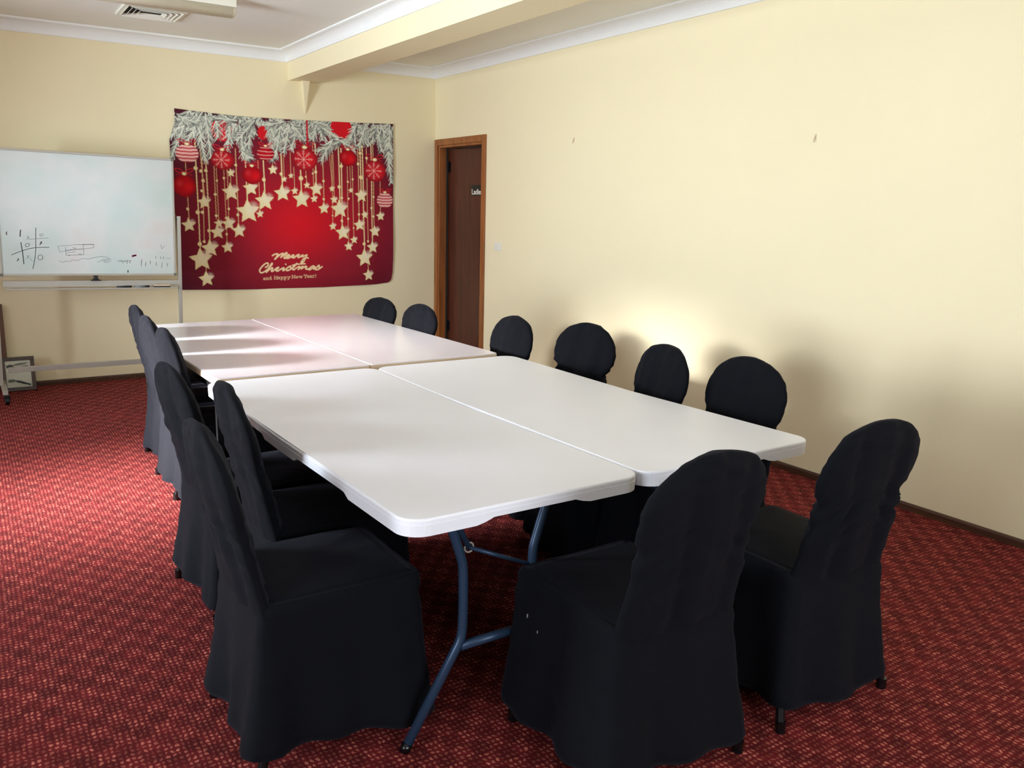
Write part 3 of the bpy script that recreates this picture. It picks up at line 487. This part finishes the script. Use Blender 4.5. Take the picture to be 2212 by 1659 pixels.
def ribbon(pts, w_):
    m = MB(); pts = [Vector((p[0], WY-.0128, p[1])) for p in pts]
    for a, b in zip(pts[:-1], pts[1:]):
        d = (b-a); 
        if d.length < 1e-6: continue
        d.normalize(); n = Vector((-d.z, 0, d.x))*w_/2; e = d*w_*.3; t = Vector((0, .0008, 0))
        q = [a-e+n, b+e+n, b+e-n, a-e-n]; m.add(q+[p+t for p in q], [(0,1,2,3),(7,6,5,4),(0,4,5,1),(1,5,6,2),(2,6,7,3),(3,7,4,0)])
    return m
for kk in range(4):
    for w_, c_, pts in DOODLES:
        if c_ == kk: ribbon(pts, w_*.0013).build('marker_stroke', M_INK[kk], panel)
for sx in (.158, 1.437):
    wbx('post', (sx, WY-.015, .10), (sx+.027, WY+.015, 1.372), M_ALU)
    wbx('pivot', (sx-.006 if sx > 1 else sx+.027, WY-.012, 1.335), (sx if sx > 1 else sx+.035, WY+.012, 1.36), M_BLK)
    wbx('foot', (sx-.004+(.014 if sx < 1 else 0), WY-.27, .075), (sx+.031+(.014 if sx < 1 else 0), WY+.17, .105), M_ALU)
    for yy in (WY-.255, WY+.155):
        cs = empty('caster', (sx+.013+(.018 if sx < 1 else 0), yy, 0), 0, wb)
        MB().cyl((-.014, 0, .028), (.014, 0, .028), .028, 20).build('wheel', M_BLK, cs, bevel=.003)
        MB().box((-.020, -.018, .030), (.020, .018, .075)).build('fork', M_BLK, cs, bevel=.006)
wbx('crossbar', (.222, WY-.014, .822), (1.437, WY+.014, .868), M_ALU)
wbx('pen_tray', (.235, WY-.075, .806), (1.42, WY-.014, .814), M_ALU)
wbx('tray_lip', (.235, WY-.077, .806), (1.42, WY-.072, .817), M_ALU)
wbx('lower_bar', (.222, WY-.012, .188), (1.437, WY+.012, .228), M_ALU)
cl = MB(); cl.box((.800, WY-.040, .868), (.870, WY+.01, .874)); cl.box((.817, WY-.034, .874), (.852, WY, .890)); cl.box((.826, WY-.03, .890), (.845, WY-.004, .902)); cl.box((.816, WY-.034, .900), (.852, WY, .908))
cl.build('board_clamp', M_BLK, wb, bevel=.002, fn=rack)
er = tag(empty('whiteboard_eraser', rack(1.305, WY-.045, .8141)), 'brown and cream felt eraser at the right end of the whiteboard tray', 'eraser')
er.rotation_euler = (0, .018, 0)
bx('felt_pad', (-.06, -.022, 0), (.06, .022, .010), M_BLK, er, .002); bx('handle', (-.06, -.022, .010), (.06, .022, .026), mat('eraser_tan', (196, 176, 150), .6), er, .004)
for xx, mt, lb in ((1.150, M_INK[1], 'grey capped marker pen lying left of the eraser on the tray'), (1.02, M_INK[0], 'dark marker pen lying on the tray farthest from the eraser')):
    mk = tag(empty('marker_pen', rack(xx, WY-.045, .8215)), lb, 'marker', 'marker pens on the whiteboard tray')
    MB().cyl((-.045, 0, 0), (.030, 0, 0), .0075, 12).build('barrel', mt, mk, True); MB().cyl((.030, 0, 0), (.062, 0, 0), .0078, 12).build('cap', M_BLK, mk, True)

# ================================================================= pictures leaning on the back wall
def leaning(name, x0_, x1_, h, w_, fw, mt, art, lean, label, cat, off=0):
    r = tag(empty(name, ((x0_+x1_)/2, BY-.018-lean-off, .0)), label, cat); hw = (x1_-x0_)/2; a = math.atan2(lean, h); r.rotation_euler = (-a, 0, 0)
    for p, q in (((-hw, -w_, 0), (hw, 0, fw)), ((-hw, -w_, h-fw), (hw, 0, h)), ((-hw, -w_, fw), (-hw+fw, 0, h-fw)), ((hw-fw, -w_, fw), (hw, 0, h-fw))): bx('frame_bar', p, q, mt, r, .002)
    bx('picture_panel', (-hw+fw, -w_*.6, fw), (hw-fw, -w_*.3, h-fw), art, r); return r
M_ART = mat('pale_print_paper', (196, 196, 176), .6, var=.05, vscale=20)
pf = leaning('framed_picture', .182, .408, .262, .018, .028, wood('dark_frame_wood', (58, 40, 30), (84, 62, 48), 10, .4, 0), M_ART, .060, 'small brown framed landscape print on the floor against the back wall', 'picture', .062)
rr = random.Random(2)
def blob(cx, cz, rx, rz, rot, mt, nm):
    m = MB(); ring = []
    for k in range(18):
        a = 2*PI*k/18; r_ = 1+rr.uniform(-.25, .25); u, v = rx*r_*math.cos(a), rz*r_*math.sin(a)
        ring.append((cx+u*math.cos(rot)-v*math.sin(rot), cz+u*math.sin(rot)+v*math.cos(rot)))
    m.loft([[(u, -.0118, v) for u, v in ring], [(u, -.0105, v) for u, v in ring]]); m.build(nm, mt, pf)
M_A1 = mat('print_grey_green', (104, 110, 96), .7); M_A2 = mat('print_dark', (52, 62, 60), .7)
blob(.01, .205, .050, .008, .15, M_A1, 'printed_shape'); blob(.03, .185, .045, .006, .2, M_A1, 'printed_shape'); blob(-.055, .19, .022, .014, 0, M_A2, 'printed_shape')
blob(.02, .062, .060, .008, -.35, M_A2, 'printed_shape'); blob(-.05, .080, .025, .013, 0, M_A1, 'printed_shape')
leaning('framed_board', -.22, .232, .665, .022, .03, wood('brown_panel_frame', (92, 62, 42), (118, 82, 56), 10, .5, 2), mat('brown_board', (120, 92, 66), .7), .03, 'tall brown framed board leaning on the wall behind the whiteboard stand', 'board')

# ================================================================= tables
def outline(hw, hl, r, n=8):
    pts = []
    for cx, cy, a0 in ((hw-r, -hl+r, -PI/2), (hw-r, hl-r, 0), (-hw+r, hl-r, PI/2), (-hw+r, -hl+r, PI)):
        for k in range(n+1): a = a0+k/n*PI/2; pts.append((cx+r*math.cos(a), cy+r*math.sin(a)))
    return pts
TR = .0166
def folding_table(u, label):
    L = 1.836; W_ = .7575; hw, hl = W_/2, L/2
    cx = .8253+(u+hw+.001)*math.cos(TR)-hl*math.sin(TR); cy = 1.7111+(u+hw)*math.sin(TR)+hl*math.cos(TR)
    t = tag(empty('folding_table', (cx, cy, 0), TR), label, 'table', 'white moulded folding tables')
    sag = lambda y: -.009*(1-abs(y)/hl)
    def ring(inset, z, zf=None):
        base = outline(hw-inset, hl-inset, max(.066-inset, .01)); pts = []
        for i, (x, y) in enumerate(base):
            pts.append((x, y)); x2, y2 = base[(i+1) % len(base)]
            if math.hypot(x2-x, y2-y) > .2:
                n = 60 if abs(y2-y) > .5 else 24
                for k in range(1, n): pts.append((x+(x2-x)*k/n, y+(y2-y)*k/n))
        return [(x, y, (zf(x, y) if zf else z)+sag(y)) for x, y in pts]
    def apron(x, y):
        # skirt is deeper round the corners and at the centre fold
        dc = min(hl-abs(y)+max(0, hw-abs(x)) if abs(abs(x)-hw) > .02 else hl-abs(y), 9)
        if abs(abs(y)-hl) < .02: dc = hw-abs(x)
        s = lambda q: max(0, min(1, q))
        e = s((dc-.215)/.02) if abs(abs(y)-hl) < .02 else s((dc-.36)/.02)*(1-s((.17-abs(y))/.02))
        return .695+.014*e
    m = MB()
    m.loft([ring(.004, .7400), ring(.0015, .7385), ring(0, .735), ring(0, .727), ring(.0015, .7262), ring(.0015, .7248), ring(0, .724), ring(.001, 0, apron), ring(.012, 0, apron), ring(.014, .716)], True, True)
    o = m.build('table_top', M_PLAS, t)
    # hinge gap across the fold
    bx('fold_hinge', (-hw+.02, -.004, .700), (hw-.02, .004, .706), M_STEEL, t)
    for sd in (-1, 1):
        yb = sd*(hl-.175)
        for sx in (-1, 1):
            pts = [(sx*.170, yb, .712), (sx*.158, yb, .635), (sx*.128, yb, .545), (sx*.117, yb, .49), (sx*.117, yb, .325), (sx*.130, yb, .275), (sx*.300, yb, .0)]
            lg = MB().tube([pts[0]]+catmull(pts[1:-1], 4)+[(sx*.292, yb, .014)], .0135, 14).build('leg', M_STEEL, t, True)
            MB().tube([(sx*.288, yb, .022), (sx*.300, yb, .0)], .0155, 14).build('foot_cap', M_CAP, lg, True)
        MB().tube([(-.124, yb, .268), (.124, yb, .268)], .0135, 12).build('crossbar', M_STEEL, t, True)
        MB().tube([(-.19, yb, .712), (.19, yb, .712)], .0125, 12).build('pivot_rod', M_STEEL, t, True)
        rg = (-.092, yb-sd*.012, .552)
        MB().tube([(0, sd*.12, .712), rg], .006, 10, flat=.6).build('brace', M_STEEL, t, True)
        MB().tube([rg, (.108, yb, .462)], .0065, 8).build('brace_arm', M_STEEL, t, True)
        MB().tube([rg, (-.168, yb, .690)], .0095, 10, flat=.6).build('brace_arm', M_STEEL, t, True)
        tr = MB(); n = 20
        tr.loft([[(rg[0]+math.cos(2*PI*k/n)*(.014+.003*math.cos(2*PI*j/8)), rg[1]+.003*math.sin(2*PI*j/8), rg[2]+math.sin(2*PI*k/n)*(.014+.003*math.cos(2*PI*j/8))) for j in range(8)] for k in range(n+1)], False, False)
        tr.build('lock_ring', M_ALU, t, True)
    return t
ft1 = folding_table(0, 'nearest white folding table with blue grey wishbone legs, front left of the four tables')
ft2 = folding_table(.7600, 'white folding table with rounded corners at front right, nearest the bare right wall')
M_SC = mat('white_scuff', (252, 250, 246), .6); M_SP = mat('brown_speck', (110, 92, 84), .7)
def on_table(par, wx, wy, ln, wd, rz, mt, nm):
    q = Matrix.Rotation(-TR, 3, 'Z') @ (Vector((wx, wy, 0))-Vector((par.location.x, par.location.y, 0)))
    z = .7400-.009*(1-abs(q.y)/.918); n = 6; m = MB()
    for k in range(n):
        a, b = -ln/2+ln*k/n, -ln/2+ln*(k+1)/n; cu = lambda s: .12*ln*(1-(2*s/ln)**2)
        P4 = [(a, cu(a)-wd/2), (b, cu(b)-wd/2), (b, cu(b)+wd/2), (a, cu(a)+wd/2)]
        P4 = [(q.x+x*math.cos(rz)-y*math.sin(rz), q.y+x*math.sin(rz)+y*math.cos(rz)) for x, y in P4]
        m.add([(x, y, z+.0006) for x, y in P4]+[(x, y, z-.001) for x, y in P4], [(0,1,2,3),(7,6,5,4),(0,4,5,1),(1,5,6,2),(2,6,7,3),(3,7,4,0)])
    m.build(nm, mt, par)
on_table(ft1, 1.098, 2.430, .040, .0035, -1.1, M_SC, 'scuff')
on_table(ft1, 1.112, 2.949, .028, .0025, -1.2, M_SC, 'scuff')
on_table(ft1, .938, 2.932, .008, .004, .2, M_SP, 'speck'); on_table(ft1, .950, 2.935, .009, .006, .2, M_SP, 'speck'); on_table(ft1, .965, 2.214, .010, .003, 0, M_SP, 'speck')
on_table(ft2, 1.632, 2.052, .004, .004, 0, M_SP, 'speck')

def back_table(k, label):
    bw, bl, bth = .7151, 1.787, .0267
    gx = .0 if k else 0; hw, hl = bw/2-.0008, bl/2
    cx = .8577+(k*bw+bw/2)*math.cos(bth)-hl*math.sin(bth); cy = 3.6138+(k*bw+bw/2)*math.sin(bth)+hl*math.cos(bth)
    t = tag(empty('trestle_table', (cx, cy, 0), bth), label, 'table', 'glossy white laminate tables')
    H_ = .7400 if k else .7385
    m = MB(); rg = lambda i, z: [(x, y, z) for x, y in outline(hw-i, hl-i, .012 if k else .012, 4)]
    m.loft([rg(.0025, H_-.006), rg(.0015, H_-.0015), rg(.003, H_)], True, True); m.build('laminate_top', M_LAM, t)
    m = MB(); m.loft([rg(.006, H_-.030), rg(0, H_-.030), rg(0, H_-.0055), rg(.006, H_-.0055)], True, True); m.build('board_edge', M_EDGE, t)
    for sx in (-1, 1):
        bx('apron_rail', (sx*(hw-.035)-.012, -hl+.12, H_-.075), (sx*(hw-.035)+.012, hl-.12, H_-.030), M_BLK, t, .002)
        for sy in (-1, 1):
            lg = MB().box((sx*(hw-.05)-.013, sy*(hl-.16)-.013, .012), (sx*(hw-.05)+.013, sy*(hl-.16)+.013, H_-.03)).build('leg', M_BLK, t, bevel=.002)
            MB().box((sx*(hw-.05)-.016, sy*(hl-.16)-.016, 0), (sx*(hw-.05)+.016, sy*(hl-.16)+.016, .014)).build('foot_cap', M_CAP, lg, bevel=.002)
    for sy in (-1, 1):
        bx('stretcher', (-hw+.063, sy*(hl-.16)-.010, .20), (hw-.063, sy*(hl-.16)+.010, .225), M_BLK, t, .002)
    return t
back_table(0, 'glossy white laminate table at back left, streaked with window light')
back_table(1, 'glossy white laminate table at back right, chairs mirrored in its top')

# ================================================================= covered banquet chairs
def chair(x, y, rz, seed, label, group, H=.918, wd=1.0, lean=.085, full=False, pinch=1.0):
    t = tag(empty('banquet_chair', (x, y, 0), rz), label, 'chair', group); rd = random.Random(seed); o3 = Vector((seed*7.3, seed*1.7, seed*3.1))
    nz = lambda a, b, c, f: noise.noise(Vector((a, b, c))*f+o3)
    # --- hood over the back
    def aw(z):
        zs = [.44, .52, .60, .65, .69, .73, .77]; ws = [.208, .203, .198-.003*pinch, .196-.009*pinch, .200-.009*pinch, .207+.002*pinch, .208+.003*pinch]
        if z <= .77: return np.interp(z, zs, ws)*wd
        q = (z-.77)/(H-.77); return (.208+.003*pinch)*wd*max(1-abs(q)**2.05, 0)**(1/2.05)
    def cy(z): return -.190-(lean+.02)*((z-.44)/.48)
    N_, M_ = 34, 56; rings = []
    for i in range(N_+1):
        s = i/N_; z = .44+(H-.44)*(1-(1-s)**1.7)
        a = max(aw(z), .004); q = max((z-.70)/(H-.70), 0); bf = .034*(1-q**3*.5); c = cy(z)
        bb = bf*.95
        if z > H-.03: k = math.sqrt(max(0, 1-((z-(H-.03))/.0302)**2)); bf *= .25+.75*k; bb *= .25+.75*k
        ring = []
        for j in range(M_):
            an = 2*PI*j/M_; cx_, sy_ = math.cos(an), math.sin(an)
            px = a*math.copysign(abs(cx_)**(.85), cx_); b_ = bf if sy_ > 0 else bb
            py = c+b_*math.copysign(abs(sy_)**.75, sy_)
            wob = .008*nz(px*1.0, py, z*1.0, 8)+.006*nz(px, py, z*2.0, 19)+.0025*nz(px, py, z, 45)
            pk = math.exp(-((z-.645)/.07)**2)*pinch
            wob += pk*.009*math.sin((z*1.0+abs(px)*.9+.02*nz(px, 0, z, 6))*95)*abs(cx_)**.5
            fold = (.007*math.sin(px*(34-12*(z-.44))+seed+3*nz(px, 0, z*.5, 3))+.004*math.sin(px*71+seed*2+(z-.44)*5))*(1-q*.55)*min(1, (1-abs(cx_))*3)
            zz = z+.004*nz(px*2, 1, z, 8)*(1 if z > .5 else 0)
            ring.append((px+cx_*wob*.75, py+sy_*(wob+fold), zz))
        rings.append(ring)
    m = MB(); m.loft(rings, False, True); bk = m.build('backrest', M_FAB, t, True)
    # --- seat and skirt
    hx, yf, yr = .214*wd, .248, -.212; r0 = .034
    def per(inset, z, tt):
        pts = []; nseg = 132
        w_, f_, b_ = hx-inset, yf-inset, yr+inset
        base = []
        rr_ = max(r0-inset, .01)
        for cx0, cy0, a0 in ((w_-rr_, b_+rr_, -PI/2), (w_-rr_, f_-rr_, 0), (-w_+rr_, f_-rr_, PI/2), (-w_+rr_, b_+rr_, PI)):
            for k in range(6): a = a0+k/5*PI/2; base.append((cx0+rr_*math.cos(a), cy0+rr_*math.sin(a), math.cos(a), math.sin(a)))
        base.append(base[0]); ds = [0]
        for p, q in zip(base[:-1], base[1:]): ds.append(ds[-1]+math.hypot(p[0]-q[0], p[1]-q[1]))
        for k in range(nseg):
            s = ds[-1]*k/nseg; i = next(i for i in range(len(ds)-1) if ds[i+1] >= s); f = (s-ds[i])/max(ds[i+1]-ds[i], 1e-9)
            p, q = base[i], base[i+1]; X, Y_, nx_, ny_ = [p[c_]*(1-f)+q[c_]*f for c_ in range(4)]
            cr = abs(nx_*ny_)*2                                      # 1 at the corners
            ph = s/ds[-1]*2*PI
            fo = (.010*math.sin(ph*9+seed)+.012*math.sin(ph*4+seed*2.1)+.010*nz(math.cos(ph), math.sin(ph), z*.6, 3))*tt**1.2
            fl = .034*tt**1.5+.016*cr*tt**1.5+fo
            if ny_ < -.5: fl *= 1.05
            crease = .004*nz(X, Y_, z*1.5, 14)+.004*math.exp(-((tt-.12)/.12)**2)*math.sin(z*170+ph*6)*cr
            zz = z
            if tt > 0:
                hem = .022*math.sin(ph*2+seed*1.3)*.5+.016*nz(math.cos(ph), math.sin(ph), 0, 2.5)+.010*cr
                zz = z+hem*tt**2
            pts.append((X+nx_*(fl+crease), Y_+ny_*(fl+crease), zz))
        return pts
    rings = [per(.020, .474, 0), per(.006, .470, 0), per(0, .458, 0)]
    for k in range(1, 17): tt = k/16; rings.append(per(0, .458-(.458-.060)*tt, tt))
    m = MB(); m.loft(rings, False, False); sk = m.build('skirt', M_FAB, t, True, solid=.003)
    P0 = rings[0]; cxm, cym = 0, -.01; sr = [P0]
    for q in (.9, .75, .55, .35, .18, .06): sr.append([(cxm+(a-cxm)*q, cym+(b-cym)*q, .474+.016*(1-q**2)+.003*nz(a*q, b*q, 0, 12)) for a, b, c in P0])
    m = MB(); m.loft([[(a, b, .440) for a, b, c in P0]]+sr, True, True); m.build('seat', M_FAB, t, True)
    if full:
        near = lambda o, p: min(o.data.vertices, key=lambda v: (v.co-Vector(p)).length).co
        for p, sz, nm in ((( -.235, .165, .365), (.002, .0025, .011), 'lint'), ((-.235, .115, .325), (.002, .0016, .007), 'lint')):
            q = near(sk, p); bx(nm, (q.x-.0022, q.y-sz[1]/2, q.z-sz[2]/2), (q.x+.001, q.y+sz[1]/2, q.z+sz[2]/2), mat('pale_lint', (150, 150, 146), .9), t)
    for sx in (-1, 1):
        for yy, splay in ((yf-.035, .012), (yr+.004, -.024)):
            lx = sx*(.205 if yy > 0 else .226)
            if yy > 0: pts = [(lx*.95, yy-splay, .44), (lx+sx*.01, yy+splay, .012)]
            else: pts = [(lx*.86, yr+.030, .44), (lx*.90, yr+.026, .26), (lx*.97, yr+.004, .12), (lx+sx*.01, yy+splay, .012)]
            lg = MB().tube(catmull(pts, 4), .0138, 10).build('leg', M_LEGB, t, True)
            MB().tube([(lx+sx*.0095, yy+splay*.97, .034), (lx+sx*.010, yy+splay, .0)], .0155, 14).build('foot_cap', M_CAP, lg)
    return t
LG, RG, NG = 'covered chairs along the left side', 'covered chairs along the right wall', 'covered chairs at the near end'
for x, y, rz, sd, H_, wd, ln, lb in (
    (.760, 2.190, -90, 1, .925, 1.0, .085, 'nearest black covered chair at the front left corner, whole seat showing'),
    (.950, 2.655, -92, 2, .920, 1.0, .085, 'black covered chair pushed close to the front left table, behind the nearest one'),
    (.865, 3.130, -86, 3, .915, 1.0, .085, 'black covered chair on the left beside the joint of front and back tables'),
    (1.030, 4.060, -91, 4, .905, 1.0, .080, 'black covered chair with bright folds, third from the whiteboard on the left side'),
    (1.035, 4.530, -90, 5, .905, 1.0, .080, 'black covered chair with window light full on its back, left side'),
    (1.065, 5.020, -90, 6, .905, 1.0, .080, 'farthest black covered chair on the left, nearest the whiteboard')):
    chair(x, y, math.radians(rz), sd, lb, LG, H_, wd, ln)
for x, y, rz, sd, H_, wd, ln, lb in (
    (2.040, 5.144, 95, 7, .875, 1.0, .085, 'farthest black covered chair on the right, below the banner corner'),
    (2.068, 4.634, 91, 8, .885, 1.0, .085, 'black covered chair in front of the dark door'),
    (2.220, 3.840, 87, 9, .900, 1.0, .085, 'black covered chair just right of the door, by the corner where tables meet'),
    (2.334, 3.312, 93, 10, .918, 1.04, .085, 'broad wrinkled black covered chair midway along the right wall'),
    (2.247, 2.719, 77, 11, .915, 1.0, .085, 'narrow looking black covered chair turned slightly, second nearest along the right side'),
    (2.303, 2.257, 87, 12, .918, 1.0, .085, 'nearest black covered chair on the right side of the tables')):
    chair(x, y, math.radians(rz), sd, lb, RG, H_, wd, ln, pinch=2.2 if sd == 10 else 1.0)
chair(1.463, 1.640, math.radians(1), 13, 'black covered chair at the near table end, in the middle, back to the camera', NG, .925, 1.0, .085, full=True)
chair(2.120, 1.640, math.radians(-1), 14, 'black covered chair at the near right corner, its legs showing on the carpet', NG, .925, 1.0, .085, pinch=1.9)
